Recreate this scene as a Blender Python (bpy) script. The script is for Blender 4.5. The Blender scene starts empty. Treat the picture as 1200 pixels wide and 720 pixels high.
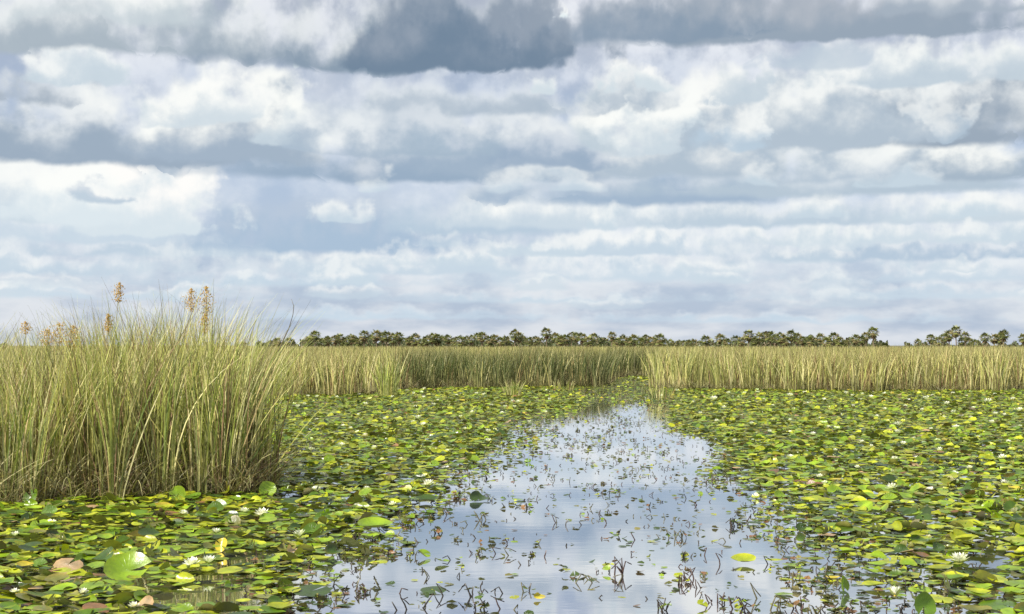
import bpy, math
import numpy as np
from mathutils import Vector

R = math.radians
scn = bpy.context.scene
col = scn.collection

# ============================================================ camera
F = 1648.0            # focal length in photograph pixels (photograph 1200 x 720)
HZ = 405.0            # horizon row of the photograph
CAM_Z = 1.6
PITCH = math.atan((HZ - 360.0) / F)
cam_data = bpy.data.cameras.new("camera")
cam = bpy.data.objects.new("camera", cam_data)
col.objects.link(cam)
cam.location = (0, 0, CAM_Z)
cam.rotation_euler = (R(90) + PITCH, 0, 0)
cam_data.sensor_width = 36.0
cam_data.lens = 36.0 * F / 1200.0
cam_data.clip_start = 0.1
cam_data.clip_end = 20000
scn.camera = cam

# ============================================================ sky and sun
SUN_EL, SUN_AZ = 43.0, 243.0          # azimuth clockwise from +Y (the view): left, a little behind
world = bpy.data.worlds.new("World")
scn.world = world
world.use_nodes = True
wt = world.node_tree
wt.nodes.clear()


class G:
    """tiny node-tree writer"""
    def __init__(s, tree): s.t = tree
    def n(s, typ, **kw):
        nd = s.t.nodes.new(typ)
        for k, v in kw.items(): setattr(nd, k, v)
        return nd
    def put(s, sock, v):
        if hasattr(v, "is_output") or isinstance(v, bpy.types.NodeSocket): s.t.links.new(v, sock)
        else: sock.default_value = v
    def m(s, op, a, b=0.0, c=0.0, clamp=False):
        nd = s.n("ShaderNodeMath", operation=op, use_clamp=clamp)
        for i, v in enumerate((a, b, c)): s.put(nd.inputs[i], v)
        return nd.outputs[0]
    def vm(s, op, a, b=(0, 0, 0)):
        nd = s.n("ShaderNodeVectorMath", operation=op)
        s.put(nd.inputs[0], a); s.put(nd.inputs[1], b)
        return nd.outputs["Value"] if op in ("LENGTH", "DOT_PRODUCT") else nd.outputs[0]
    def comb(s, x, y, z=0.0):
        nd = s.n("ShaderNodeCombineXYZ")
        for i, v in enumerate((x, y, z)): s.put(nd.inputs[i], v)
        return nd.outputs[0]
    def sep(s, v):
        nd = s.n("ShaderNodeSeparateXYZ"); s.put(nd.inputs[0], v); return nd.outputs
    def rng(s, v, a, b, c=0.0, d=1.0, kind="SMOOTHSTEP"):
        nd = s.n("ShaderNodeMapRange", interpolation_type=kind)
        for i, q in enumerate((v, a, b, c, d)): s.put(nd.inputs[i], q)
        return nd.outputs[0]
    def noise(s, vec, scale, detail=5.0, rough=0.55, dist=0.0, dims="3D"):
        nd = s.n("ShaderNodeTexNoise", noise_dimensions=dims)
        s.put(nd.inputs["Vector"], vec); s.put(nd.inputs["Scale"], scale)
        s.put(nd.inputs["Detail"], detail); s.put(nd.inputs["Roughness"], rough)
        s.put(nd.inputs["Distortion"], dist)
        return nd.outputs
    def mix(s, f, a, b, blend="MIX"):
        nd = s.n("ShaderNodeMix", data_type="RGBA", blend_type=blend)
        s.put(nd.inputs[0], f); s.put(nd.inputs[6], a); s.put(nd.inputs[7], b)
        return nd.outputs[2]


def srgb(r, g, b, k=1.0):
    f = lambda c: ((c / 255.0 + 0.055) / 1.055) ** 2.4 if c > 10 else c / 255.0 / 12.92
    return (f(r) * k, f(g) * k, f(b) * k, 1.0)


def cloud_group():
    """one cloud: flat base, swelling top; laid over what is behind it"""
    gt = bpy.data.node_groups.new("cloud", "ShaderNodeTree")
    for nm, st in (("P", "NodeSocketVector"), ("Edge", "NodeSocketFloat"), ("Relief", "NodeSocketFloat"), ("Behind", "NodeSocketColor"),
                   ("Centre", "NodeSocketVector"), ("Size", "NodeSocketVector"), ("Ratio", "NodeSocketFloat"),
                   ("Soft", "NodeSocketFloat"), ("Base", "NodeSocketColor"),
                   ("Top", "NodeSocketColor"), ("Opacity", "NodeSocketFloat")):
        gt.interface.new_socket(nm, in_out="INPUT", socket_type=st)
    gt.interface.new_socket("Color", in_out="OUTPUT", socket_type="NodeSocketColor")
    g = G(gt)
    gi = g.n("NodeGroupInput").outputs
    go = g.n("NodeGroupOutput")
    ser = g.n("ShaderNodeVectorMath", operation="MULTIPLY_ADD")     # depends on what is behind, so that clouds are evaluated one by one
    g.put(ser.inputs[0], gi["Behind"]); g.put(ser.inputs[1], (1e-6, 1e-6, 1e-6)); g.put(ser.inputs[2], gi["P"])
    d = g.vm("DIVIDE", g.vm("SUBTRACT", ser.outputs[0], gi["Centre"]), gi["Size"])
    dx, up, dn = g.sep(d)
    dy = g.m("MAXIMUM", up, dn)
    r = g.m("SQRT", g.m("ADD", g.m("MULTIPLY", dx, dx), g.m("MULTIPLY", dy, dy)))
    r = g.m("ADD", r, g.m("MULTIPLY", gi["Edge"], g.m("ADD", 0.35, g.m("MULTIPLY", g.m("GREATER_THAN", up, 0.0), 0.65))))
    a = g.rng(r, 1.0, g.m("SUBTRACT", 1.0, gi["Soft"]), 0.0, 1.0)
    a = g.m("MULTIPLY", a, gi["Opacity"])
    hh = g.m("ADD", g.m("MULTIPLY", up, 0.55), g.m("MULTIPLY", dn, gi["Ratio"]))
    t = g.m("ADD", g.m("MULTIPLY", hh, 1.05), g.m("MULTIPLY", gi["Relief"], g.rng(hh, -0.1, 0.6, 0.15, 0.55)))
    t = g.rng(t, -0.05, 0.72, 0.0, 1.0)
    c = g.mix(t, gi["Base"], gi["Top"])
    g.put(go.inputs[0], g.mix(a, gi["Behind"], c))
    return gt


K = 10.0 / 2 ** 0.9       # Background strength is 0.1, exposure 0.9
w = G(wt)
co = w.n("ShaderNodeTexCoord").outputs["Generated"]
wx, wy, wz = w.sep(w.vm("NORMALIZE", co))
az = w.m("ARCTAN2", wx, wy)
el = w.m("ARCSINE", w.m("ABSOLUTE", wz))
elc = w.m("ADD", el, 0.05)
P0 = w.comb(w.m("MULTIPLY", az, F / 100), w.m("MULTIPLY", el, F / 100))
# cloud features shrink towards the horizon
q = w.comb(w.m("MULTIPLY", az, 6.3), w.m("MULTIPLY", w.m("LOGARITHM", elc, math.e), 1.35), 3.7)
ql = w.vm("MULTIPLY", q, (2.3, .95, 1.0))
lowf = w.rng(el, 0.135, 0.06)      # towards the horizon the clouds look smaller
def two(off, sc, det, ro, k=0):
    f = w.mix(lowf, w.noise(w.vm("ADD", q, off), sc, det, ro)[k], w.noise(w.vm("ADD", ql, off), sc, det, ro)[k])
    return f
n1 = {"Color": two((0, 0, 0), 2.6, 5.0, 0.52, 1)}
n2 = w.noise(w.vm("ADD", q, (11.3, 4.1, 7.7)), 6.0, 5.0, 0.55)
wr = w.vm("SUBTRACT", n1["Color"], (0.5, 0.5, 0.5))
amp = w.m("MULTIPLY", elc, F / 100)
sc_ = w.n("ShaderNodeVectorMath", operation="SCALE")
w.put(sc_.inputs[0], w.vm("MULTIPLY", wr, (1.1, 0.42, 0))); w.put(sc_.inputs["Scale"], amp)
wr2 = w.n("ShaderNodeVectorMath", operation="SCALE")
w.put(wr2.inputs[0], w.vm("MULTIPLY", w.vm("SUBTRACT", n2["Color"], (0.5, 0.5, 0.5)), (0.22, 0.15, 0))); w.put(wr2.inputs["Scale"], amp)
ps = w.sep(sc_.outputs[0]); pt = w.sep(wr2.outputs[0]); po = w.sep(P0)
P = w.comb(w.m("ADD", po[0], w.m("ADD", ps[0], pt[0])), w.m("ADD", po[1], w.m("ADD", ps[1], pt[1])),
           w.m("ADD", po[1], w.m("MULTIPLY", w.m("ADD", ps[1], pt[1]), 0.2)))      # x, y of tops, y of the flat bases
# relief: puffs bright on the sunlit upper left, grey below
na = two((2.0, 9.0, 1.0), 4.5, 7.0, 0.52)
nb = two((2.0 - 0.035, 9.0 + 0.075, 1.0), 4.5, 7.0, 0.52)
relief = w.m("MULTIPLY", w.m("SUBTRACT", na, nb), 4.2)
edge = w.m("ADD", w.m("MULTIPLY", w.m("SUBTRACT", n2[0], 0.5), 0.6), w.m("MULTIPLY", w.m("SUBTRACT", two((5.0, 2.0, 3.0), 3.4, 3.0, 0.5), 0.5), 1.7))

sky = w.n("ShaderNodeTexSky", sky_type="NISHITA")
sky.sun_disc = False
sky.sun_elevation = R(SUN_EL)
sky.sun_rotation = R(SUN_AZ)
sky.air_density = 1.0; sky.dust_density = 1.2; sky.ozone_density = 1.5
# thin veil of far cloud everywhere over the blue
veil = w.mix(w.rng(w.noise(q, 1.6, 6.0, 0.55)[0], 0.36, 0.62), srgb(176, 192, 216, K), srgb(226, 231, 240, K))
cur = w.mix(0.88, sky.outputs[0], veil)
# broken cumulus away from the photographed clouds: high up and all round
gen = w.rng(w.m("ADD", w.noise(w.vm("MULTIPLY", q, (1.0, 1.1, 1.0)), 1.5, 8.0, 0.58)[0], w.m("MULTIPLY", relief, 0.2)), 0.38, 0.62)
cur = w.mix(w.rng(el, 0.10, 0.30), cur, w.mix(gen, srgb(160, 170, 188, K), srgb(238, 240, 244, K)))

# (x, y of the base centre in the photograph, half width, height above base, depth below, softness, base colour, top colour, opacity)
WH = (250, 251, 252); LG = (226, 230, 238)
CLOUDS = [
    # far streaks near the horizon
    (420, 372, 330, 14, 5, .9, (200, 212, 230), (222, 229, 240), .8), (900, 376, 360, 12, 5, .9, (200, 212, 230), (222, 229, 240), .8),
    (110, 350, 260, 16, 6, .8, (198, 210, 228), (232, 236, 243), .8), (620, 352, 300, 16, 6, .8, (196, 208, 226), (228, 233, 242), .8),
    (1060, 350, 300, 18, 6, .8, (196, 208, 226), (230, 234, 242), .8),
    (330, 332, 300, 26, 8, .7, (190, 203, 222), (232, 236, 244), .9), (740, 326, 260, 36, 8, .7, (192, 204, 223), (240, 242, 247), .9),
    (1120, 330, 220, 30, 8, .7, (192, 204, 223), (236, 239, 245), .9), (60, 322, 180, 26, 8, .7, (186, 199, 219), (234, 238, 245), .9),
    # row of small clouds, bases near 300
    (180, 300, 260, 28, 8, .6, (182, 195, 216), (230, 234, 242), .95), (470, 318, 260, 38, 7, .6, (188, 200, 220), (240, 242, 246), .95),
    (730, 296, 200, 42, 7, .5, (184, 197, 218), (244, 245, 248), .95), (1040, 304, 260, 30, 8, .5, (166, 182, 208), (228, 232, 240), .95),
    (1000, 286, 180, 34, 7, .5, (196, 206, 222), (243, 244, 247), .9), (1210, 286, 120, 44, 8, .5, (192, 203, 220), (240, 242, 246), .9),
    # the blue-grey bank of the middle
    (400, 290, 240, 92, 12, .55, (170, 186, 212), (188, 200, 220), 1.0), (560, 268, 150, 60, 12, .5, (178, 192, 214), (214, 222, 234), .9),
    (660, 262, 170, 60, 10, .5, (190, 200, 218), (250, 250, 251), .95), (900, 262, 230, 50, 9, .5, (176, 189, 210), (238, 240, 245), 1.0),
    (1130, 262, 160, 44, 9, .5, (190, 200, 217), (244, 245, 248), 1.0),
    # bright cloud on the left
    (110, 284, 190, 60, 10, .5, (192, 203, 222), (236, 239, 245), .95), (30, 262, 110, 100, 10, .4, (190, 200, 218), (246, 247, 249), 1.0),
    (180, 272, 120, 112, 12, .28, (204, 212, 227), (255, 254, 252), 1.0), (90, 262, 90, 70, 12, .4, (214, 220, 232), (252, 252, 252), .9),
    (134, 240, 36, 14, 8, .5, (188, 198, 216), (212, 219, 231), .95),
    # second bank: dark bases near 180 - 215
    (760, 232, 240, 60, 14, .45, (152, 168, 196), (205, 213, 227), 1.0), (980, 226, 330, 74, 12, .45, (168, 180, 200), (228, 232, 240), 1.0),
    (1140, 212, 190, 58, 12, .4, (172, 182, 200), (250, 250, 250), 1.0), (960, 210, 120, 44, 10, .5, (186, 195, 212), (240, 242, 245), .9),
    (480, 204, 330, 84, 14, .45, (158, 172, 196), (206, 213, 226), 1.0), (640, 196, 200, 110, 14, .45, (166, 178, 200), (232, 235, 241), 1.0),
    (840, 200, 160, 130, 16, .4, (182, 191, 208), (250, 249, 249), 1.0), (740, 168, 90, 90, 12, .4, (196, 204, 217), (248, 248, 248), .9),
    (1130, 172, 250, 120, 14, .4, (160, 168, 186), (236, 238, 242), 1.0), (960, 170, 140, 110, 14, .4, (184, 192, 208), (244, 245, 247), .95),
    (110, 192, 290, 110, 14, .4, (162, 172, 192), (232, 235, 241), 1.0), (280, 184, 170, 106, 14, .35, (168, 178, 198), (250, 250, 250), 1.0),
    (20, 130, 110, 52, 12, .45, (172, 178, 194), (214, 219, 229), 1.0), (480, 150, 170, 66, 12, .5, (184, 192, 208), (228, 232, 240), .8),
    (620, 130, 200, 46, 12, .5, (178, 186, 203), (222, 227, 236), .85), (985, 88, 140, 40, 10, .5, (186, 193, 208), (234, 236, 242), .8),
    (345, 170, 60, 70, 8, .4, (205, 212, 224), (252, 252, 251), .9), (230, 150, 46, 60, 8, .4, (214, 219, 229), (253, 253, 252), .9), (420, 176, 110, 60, 8, .45, (176, 186, 205), (234, 237, 243), .9),
    (700, 108, 42, 34, 8, .4, (216, 221, 230), (253, 253, 252), .9), (790, 176, 40, 80, 8, .35, (206, 213, 225), (252, 252, 252), .9), (880, 120, 60, 60, 10, .4, (200, 207, 220), (248, 248, 249), .9),
    (1060, 110, 90, 62, 10, .4, (196, 204, 218), (247, 248, 249), .9), (1175, 110, 60, 50, 10, .4, (200, 207, 220), (246, 247, 248), .9), (130, 108, 80, 36, 8, .45, (206, 213, 225), (246, 247, 249), .9),
    (330, 86, 26, 14, 5, .5, (225, 229, 236), (253, 253, 252), .9), (560, 178, 120, 50, 9, .45, (170, 182, 202), (214, 220, 231), .9), (680, 190, 90, 46, 9, .4, (160, 173, 197), (206, 213, 227), .9),
    # nearest bank across the top
    (150, 72, 420, 90, 10, .6, (176, 182, 195), (236, 238, 242), 1.0), (440, 80, 270, 110, 12, .45, (144, 155, 175), (224, 227, 233), 1.0), (160, 40, 150, 46, 12, .6, (206, 210, 218), (246, 247, 248), .8),
    (560, 78, 170, 90, 12, .35, (118, 132, 156), (142, 154, 174), .95), (980, 52, 380, 100, 12, .35, (146, 154, 172), (176, 182, 196), 1.0),
    (770, 46, 150, 70, 10, .4, (130, 142, 164), (160, 170, 187), .9), (636, 22, 15, 26, 5, .6, (232, 236, 242), (252, 252, 253), .95),
    (1180, 30, 200, 60, 12, .4, (160, 166, 182), (214, 218, 227), .9),
]
# small puffs in rows between the banks, thinner and flatter towards the horizon
cr_ = np.random.default_rng(12)
PUFFS = []
for yb, n_, hwm, upm in ((352, 6, 70, 13), (334, 7, 62, 17), (312, 7, 62, 22), (292, 6, 62, 26), (262, 6, 66, 32), (222, 5, 70, 36), (178, 5, 60, 44)):
    for k_ in range(n_):
        cx_ = -60 + 1320 * (k_ + cr_.uniform(.1, .9)) / n_
        if yb > 200 and cx_ < 290 and yb < 300: continue
        hw_ = hwm * cr_.uniform(.5, 1.2)
        PUFFS.append((cx_, yb + cr_.uniform(-7, 7), hw_, upm * cr_.uniform(.7, 1.3), 6, .45, (190, 202, 220), (246, 247, 249), cr_.uniform(.55, .9) * (.75 if yb > 280 else 1)))
i_ = next(i for i, c in enumerate(CLOUDS) if c[:2] == (345, 170))
CLOUDS = CLOUDS[:i_] + PUFFS + CLOUDS[i_:]
cg = cloud_group()
for (cx, cy, hw, up_, dn_, so, cb, ct, op) in CLOUDS:
    if cy > 215: cb = tuple(b_ + .32 * (t_ - b_) for b_, t_ in zip(cb, ct))
    if cy < 100 and cx > 700: cb = tuple(b_ + 10 for b_ in cb)
    nd = w.n("ShaderNodeGroup", node_tree=cg)
    I = nd.inputs
    for nm, v in (("P", P), ("Edge", edge), ("Relief", relief), ("Behind", cur),
                  ("Centre", ((cx - 600) / 100, (HZ - cy) / 100, (HZ - cy) / 100)), ("Size", (hw / 100, up_ / 100, -dn_ / 100)),
                  ("Ratio", -0.55 * dn_ / up_), ("Soft", min(.95, so * 1.35)), ("Base", srgb(cb[0] - 4, cb[1] + 3, cb[2] + 1, K)), ("Top", srgb(ct[0], min(ct[1] + 2, 254), ct[2] - 1, K)), ("Opacity", op)):
        w.put(I[nm], v)
    cur = nd.outputs[0]
bg = w.n("ShaderNodeBackground")
w.put(bg.inputs[0], cur)
bg.inputs[1].default_value = 0.1
world.cycles.sampling_method = "MANUAL"
world.cycles.sample_map_resolution = 256
wo = w.n("ShaderNodeOutputWorld")
wt.links.new(bg.outputs[0], wo.inputs[0])

sun_data = bpy.data.lights.new("sun", "SUN")
sun_data.energy = 4.6
sun_data.angle = R(0.53)
sun_data.color = (1.0, 0.95, 0.86)
sun = bpy.data.objects.new("sun", sun_data)
col.objects.link(sun)
sd = Vector((math.sin(R(SUN_AZ)) * math.cos(R(SUN_EL)), math.cos(R(SUN_AZ)) * math.cos(R(SUN_EL)), math.sin(R(SUN_EL))))
sun.rotation_euler = (-sd).to_track_quat("-Z", "Y").to_euler()

scn.view_settings.view_transform = "Standard"
scn.view_settings.look = "None"
scn.view_settings.exposure = 0.9
scn.view_settings.gamma = 1.0
scn.view_settings.use_curve_mapping = False
rng = np.random.default_rng(7)
TAU = 2 * math.pi


# ============================================================ helpers
def wpt(px, py, z=0.0):
    """point of the water plane seen at a place of the photograph"""
    d = (CAM_Z - z) * F / (py - HZ)
    return ((px - 600.0) * d / F, d)


def px_of(x, y): return 600.0 + x * F / y
def py_of(y, z=0.0): return HZ + (CAM_Z - z) * F / y


def make_mesh(name, V, faces, C=None, POL=None):
    """V (n,3); faces = list of integer arrays (m,k), all faces of one array with k corners"""
    me = bpy.data.meshes.new(name)
    V = np.asarray(V, np.float32)
    me.vertices.add(len(V)); me.vertices.foreach_set("co", V.ravel())
    faces = [np.asarray(f, np.int32) for f in faces if len(f)]
    loops = np.concatenate([f.ravel() for f in faces])
    sizes = np.concatenate([np.full(len(f), f.shape[1], np.int32) for f in faces])
    starts = np.concatenate([[0], np.cumsum(sizes)[:-1]]).astype(np.int32)
    me.loops.add(len(loops)); me.loops.foreach_set("vertex_index", loops.astype(np.int32))
    me.polygons.add(len(sizes)); me.polygons.foreach_set("loop_start", starts)
    me.polygons.foreach_set("use_smooth", np.ones(len(sizes), bool))
    if C is not None:
        C = np.asarray(C, np.float32)
        at = me.attributes.new("tint", "FLOAT_COLOR", "POINT")
        at.data.foreach_set("color", np.concatenate([C, np.ones((len(C), 1), np.float32)], 1).ravel())
    if POL is not None:
        at = me.attributes.new("polar", "FLOAT_VECTOR", "POINT")
        at.data.foreach_set("vector", np.asarray(POL, np.float32).ravel())
    me.update(calc_edges=True)
    me.validate()
    return me


def link(name, me, mat=None, parent=None, loc=(0, 0, 0), rotz=0.0, **props):
    o = bpy.data.objects.new(name, me)
    col.objects.link(o)
    if me is not None and mat is not None and not me.materials: me.materials.append(mat)
    if parent is not None: o.parent = parent
    o.location = loc; o.rotation_euler = (0, 0, rotz)
    for k, v in props.items(): o[k] = v
    return o


class Geo:
    """collects pieces of geometry for one mesh"""
    def __init__(s): s.V, s.C, s.P, s.F, s.n = [], [], [], {}, 0
    def add(s, V, F_, C, P=None):
        V = np.asarray(V, float).reshape(-1, 3)
        C = np.asarray(C, float)
        if C.ndim == 1: C = np.tile(C, (len(V), 1))
        for f in (F_ if isinstance(F_, list) else [F_]):
            f = np.asarray(f, int)
            if len(f): s.F.setdefault(f.shape[1], []).append(f + s.n)
        s.V.append(V); s.C.append(C); s.P.append(np.zeros((len(V), 3)) if P is None else P)
        s.n += len(V)
    def mesh(s, name, pol=False):
        return make_mesh(name, np.concatenate(s.V), [np.concatenate(f) for f in s.F.values()], np.concatenate(s.C),
                         np.concatenate(s.P) if pol else None)


def tube(geo, pts, rads, c, sides=5, c2=None):
    pts = np.asarray(pts, float); m = len(pts)
    V = np.zeros((m, sides, 3)); C = np.zeros((m, sides, 3))
    c = np.asarray(c, float); c2 = c if c2 is None else np.asarray(c2, float)
    for i in range(m):
        t = pts[min(i + 1, m - 1)] - pts[max(i - 1, 0)]
        t /= np.linalg.norm(t) + 1e-9
        a = np.cross(t, (0.3, 1, 0.2)); a /= np.linalg.norm(a) + 1e-9
        b = np.cross(t, a)
        for k in range(sides):
            an = TAU * k / sides
            V[i, k] = pts[i] + rads[i] * (math.cos(an) * a + math.sin(an) * b)
        C[i] = c + (c2 - c) * i / (m - 1)
    i, k = np.meshgrid(np.arange(m - 1), np.arange(sides), indexing="ij")
    i = i.ravel(); k = k.ravel(); k2 = (k + 1) % sides
    Fq = np.stack([i * sides + k, i * sides + k2, (i + 1) * sides + k2, (i + 1) * sides + k], 1)
    top = np.array([[(m - 1) * sides + j for j in range(sides)]])
    geo.add(V.reshape(-1, 3), [Fq, top], C.reshape(-1, 3))


# ============================================================ materials
def new_mat(name):
    m = bpy.data.materials.new(name); m.use_nodes = True
    m.node_tree.nodes.clear()
    g = G(m.node_tree)
    out = g.n("ShaderNodeOutputMaterial")
    bs = g.n("ShaderNodeBsdfPrincipled")
    g.t.links.new(bs.outputs[0], out.inputs[0])
    return m, g, bs, out


def leafy(name, rough=0.5, transl=0.25, spec=0.4, mottle=6.0, under=None, veins=False, bump=0.0):
    m, g, bs, out = new_mat(name)
    att = g.n("ShaderNodeAttribute", attribute_name="tint").outputs["Color"]
    tc = g.n("ShaderNodeTexCoord").outputs["Object"]
    n = g.noise(tc, mottle, 4.0, 0.6)[0]
    c = g.mix(1.0, att, g.mix(g.rng(n, 0.3, 0.7), (0.72, 0.74, 0.7, 1), (1.25, 1.2, 1.15, 1)), "MULTIPLY")
    if veins:
        pol = g.sep(g.n("ShaderNodeAttribute", attribute_name="polar").outputs["Vector"])
        th = g.m("ARCTAN2", pol[1], pol[0])
        rr = g.m("SQRT", g.m("ADD", g.m("MULTIPLY", pol[0], pol[0]), g.m("MULTIPLY", pol[1], pol[1])))
        vn = g.m("ABSOLUTE", g.m("SINE", g.m("ADD", g.m("MULTIPLY", th, 9.0), g.m("MULTIPLY", n, 1.5))))
        line = g.m("MULTIPLY", g.rng(vn, 0.22, 0.0), g.rng(rr, 1.05, 0.2))
        c = g.mix(g.m("MULTIPLY", line, 0.35), c, g.mix(0.5, c, (0.35, 0.42, 0.12, 1)))
        spots = g.noise(g.vm("ADD", tc, (3, 5, 9)), 24.0, 3.0, 0.6)[0]
        c = g.mix(g.m("MULTIPLY", g.rng(spots, 0.66, 0.74), 0.7), c, (0.13, 0.075, 0.03, 1))
        if bump:
            bp = g.n("ShaderNodeBump"); bp.inputs["Strength"].default_value = bump; bp.inputs["Distance"].default_value = 0.004
            g.put(bp.inputs["Height"], g.m("ADD", g.m("MULTIPLY", line, 0.8), g.noise(tc, 45.0, 2.0, 0.5)[0]))
            g.put(bs.inputs["Normal"], bp.outputs[0])
    if under is not None:
        bf = g.n("ShaderNodeNewGeometry").outputs["Backfacing"]
        c = g.mix(bf, c, g.mix(0.6, c, under))
    g.put(bs.inputs["Base Color"], c)
    g.put(bs.inputs["Roughness"], g.rng(n, 0.3, 0.7, rough * 0.8, rough * 1.2))
    bs.inputs["Specular IOR Level"].default_value = spec
    if transl:
        tr = g.n("ShaderNodeBsdfTranslucent")
        g.put(tr.inputs[0], g.mix(1.0, c, (1.1, 1.25, 0.6, 1), "MULTIPLY"))
        mx = g.n("ShaderNodeMixShader")
        mx.inputs[0].default_value = transl
        g.t.links.new(bs.outputs[0], mx.inputs[1]); g.t.links.new(tr.outputs[0], mx.inputs[2])
        g.t.links.new(mx.outputs[0], out.inputs[0])
    return m


M_PAD = leafy("lily_leaf", 0.33, 0.18, 0.5, 9.0, under=(0.12, 0.10, 0.05, 1), veins=True, bump=0.5)  # underside tan, its shade darkened into the colour
M_REED = leafy("sedge_blade", 0.5, 0.22, 0.3, 5.0)
M_BANK = leafy("sedge_blade_distant", 0.55, 0.22, 0.25, 1.2)
M_PALM = leafy("palm_frond", 0.5, 0.12, 0.3, 2.0)
M_BARK = leafy("palm_bark", 0.9, 0.0, 0.1, 5.0)
M_PETAL = leafy("white_petal", 0.45, 0.25, 0.3, 30.0)
M_STEM = leafy("waterlogged_stem", 0.4, 0.0, 0.5, 60.0)
M_SEED = leafy("seed_head", 0.8, 0.1, 0.1, 60.0)


def water_material():
    m, g, bs, out = new_mat("marsh_water")
    tc = g.n("ShaderNodeTexCoord").outputs["Object"]
    n = g.noise(tc, 0.8, 4.0, 0.6)[0]
    g.put(bs.inputs["Base Color"], g.mix(n, (0.030, 0.034, 0.040, 1), (0.05, 0.052, 0.055, 1)))
    bs.inputs["Roughness"].default_value = 0.03
    bs.inputs["IOR"].default_value = 2.4
    r1 = g.noise(g.vm("MULTIPLY", tc, (1.0, 2.2, 1.0)), 3.0, 3.0, 0.55)[0]
    r2 = g.noise(g.vm("MULTIPLY", tc, (1.0, 1.6, 1.0)), 16.0, 2.0, 0.5)[0]
    bp = g.n("ShaderNodeBump"); bp.inputs["Strength"].default_value = 0.012; bp.inputs["Distance"].default_value = 0.03
    g.put(bp.inputs["Height"], g.m("ADD", r1, g.m("MULTIPLY", r2, 0.15)))
    g.put(bs.inputs["Normal"], bp.outputs[0])
    gl = g.n("ShaderNodeBsdfGlossy"); gl.inputs["Roughness"].default_value = 0.03; gl.inputs["Color"].default_value = (.96, .97, 1.0, 1)
    g.put(gl.inputs["Normal"], bp.outputs[0])
    fr = g.n("ShaderNodeLayerWeight"); fr.inputs[0].default_value = 0.5
    mx = g.n("ShaderNodeMixShader")
    g.put(mx.inputs[0], g.rng(fr.outputs["Facing"], 0.3, 0.9, 0.1, 0.72))
    g.t.links.new(bs.outputs[0], mx.inputs[1]); g.t.links.new(gl.outputs[0], mx.inputs[2]); g.t.links.new(mx.outputs[0], out.inputs[0])
    return m


def mud_material():
    m, g, bs, out = new_mat("marsh_mud")
    tc = g.n("ShaderNodeTexCoord").outputs["Object"]
    n = g.noise(tc, 0.6, 6.0, 0.65)[0]
    g.put(bs.inputs["Base Color"], g.mix(g.rng(n, 0.3, 0.7), (0.05, 0.045, 0.025, 1), (0.14, 0.13, 0.06, 1)))
    bs.inputs["Roughness"].default_value = 0.9
    return m


# ============================================================ water and marsh ground
def sheet(name, pts, mat, **props):
    me = bpy.data.meshes.new(name)
    me.from_pydata([tuple(p) for p in pts], [], [tuple(range(len(pts)))])
    return link(name, me, mat, **props)


sheet("water", [(-6000, -3000, 0), (6000, -3000, 0), (6000, 12000, 0), (-6000, 12000, 0)], water_material(), kind="structure")
# front edges of the reed banks, read from the photograph: (x, y of the foot)
BANK_LEFT = [(-420, 468), (0, 467), (300, 466), (400, 465), (440, 464), (462, 461)]
BANK_MID = [(462, 459), (500, 457), (560, 456), (640, 455), (700, 453), (722, 447)]
BANK_GAP = [(716, 444), (735, 442), (765, 442), (785, 444)]
BANK_RIGHT = [(768, 456), (800, 458), (900, 459), (1000, 460), (1100, 460), (1200, 459), (1650, 459)]


def line_pts(L, z=0.0): return [wpt(a, b) for a, b in L]


edge_pts = [(x, y + 3.5, 0.03) for L in (BANK_LEFT, BANK_MID[:5], BANK_GAP, BANK_RIGHT) for x, y in line_pts(L)]
edge_pts.sort(key=lambda p: p[0] / p[1])
sheet("marsh_ground", [(-5500, 60, 0.03)] + edge_pts + [(5500, 60, 0.03), (5500, 11000, 0.03), (-5500, 11000, 0.03)], mud_material(), kind="structure")


# ============================================================ sedge and reed blades
def blades(geo, X, Y, h, wd, lean, power, droop, cb, ct, seg=5, ctip=None, z0=-0.03, yaw=None):
    """ribbons; X, Y, h, wd arrays; lean (n,2) tip offset in metres; cb/ct (n,3) base and upper colours"""
    n = len(X)
    t = np.linspace(0, 1, seg + 1)[None, :]
    yaw = rng.uniform(-0.9, 0.9, n) if yaw is None else yaw
    sx, sy = np.cos(yaw)[:, None], np.sin(yaw)[:, None]
    p = power[:, None]
    cx = X[:, None] + lean[:, :1] * t ** p
    cy = Y[:, None] + lean[:, 1:] * t ** p
    cz = z0 + h[:, None] * (t - droop[:, None] * t ** 4)
    wv = 0.5 * wd[:, None] * np.minimum(1.0, 0.55 + 1.6 * t) * (1.0 - t ** 2.2) + 0.0006
    V = np.stack([np.stack([cx - sx * wv, cy - sy * wv, cz], -1), np.stack([cx + sx * wv, cy + sy * wv, cz], -1)], 2)
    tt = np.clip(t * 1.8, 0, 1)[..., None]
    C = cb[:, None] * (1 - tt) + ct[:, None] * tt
    if ctip is not None:
        k = np.clip((t - 0.72) / 0.28, 0, 1)[..., None]
        C = C * (1 - k) + ctip[:, None] * k
    C = np.repeat(C[:, :, None], 2, 2)
    i, j = np.meshgrid(np.arange(n), np.arange(seg), indexing="ij")
    b = (i * (seg + 1) + j).ravel() * 2
    geo.add(V.reshape(-1, 3), np.stack([b, b + 1, b + 3, b + 2], 1), C.reshape(-1, 3))


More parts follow.
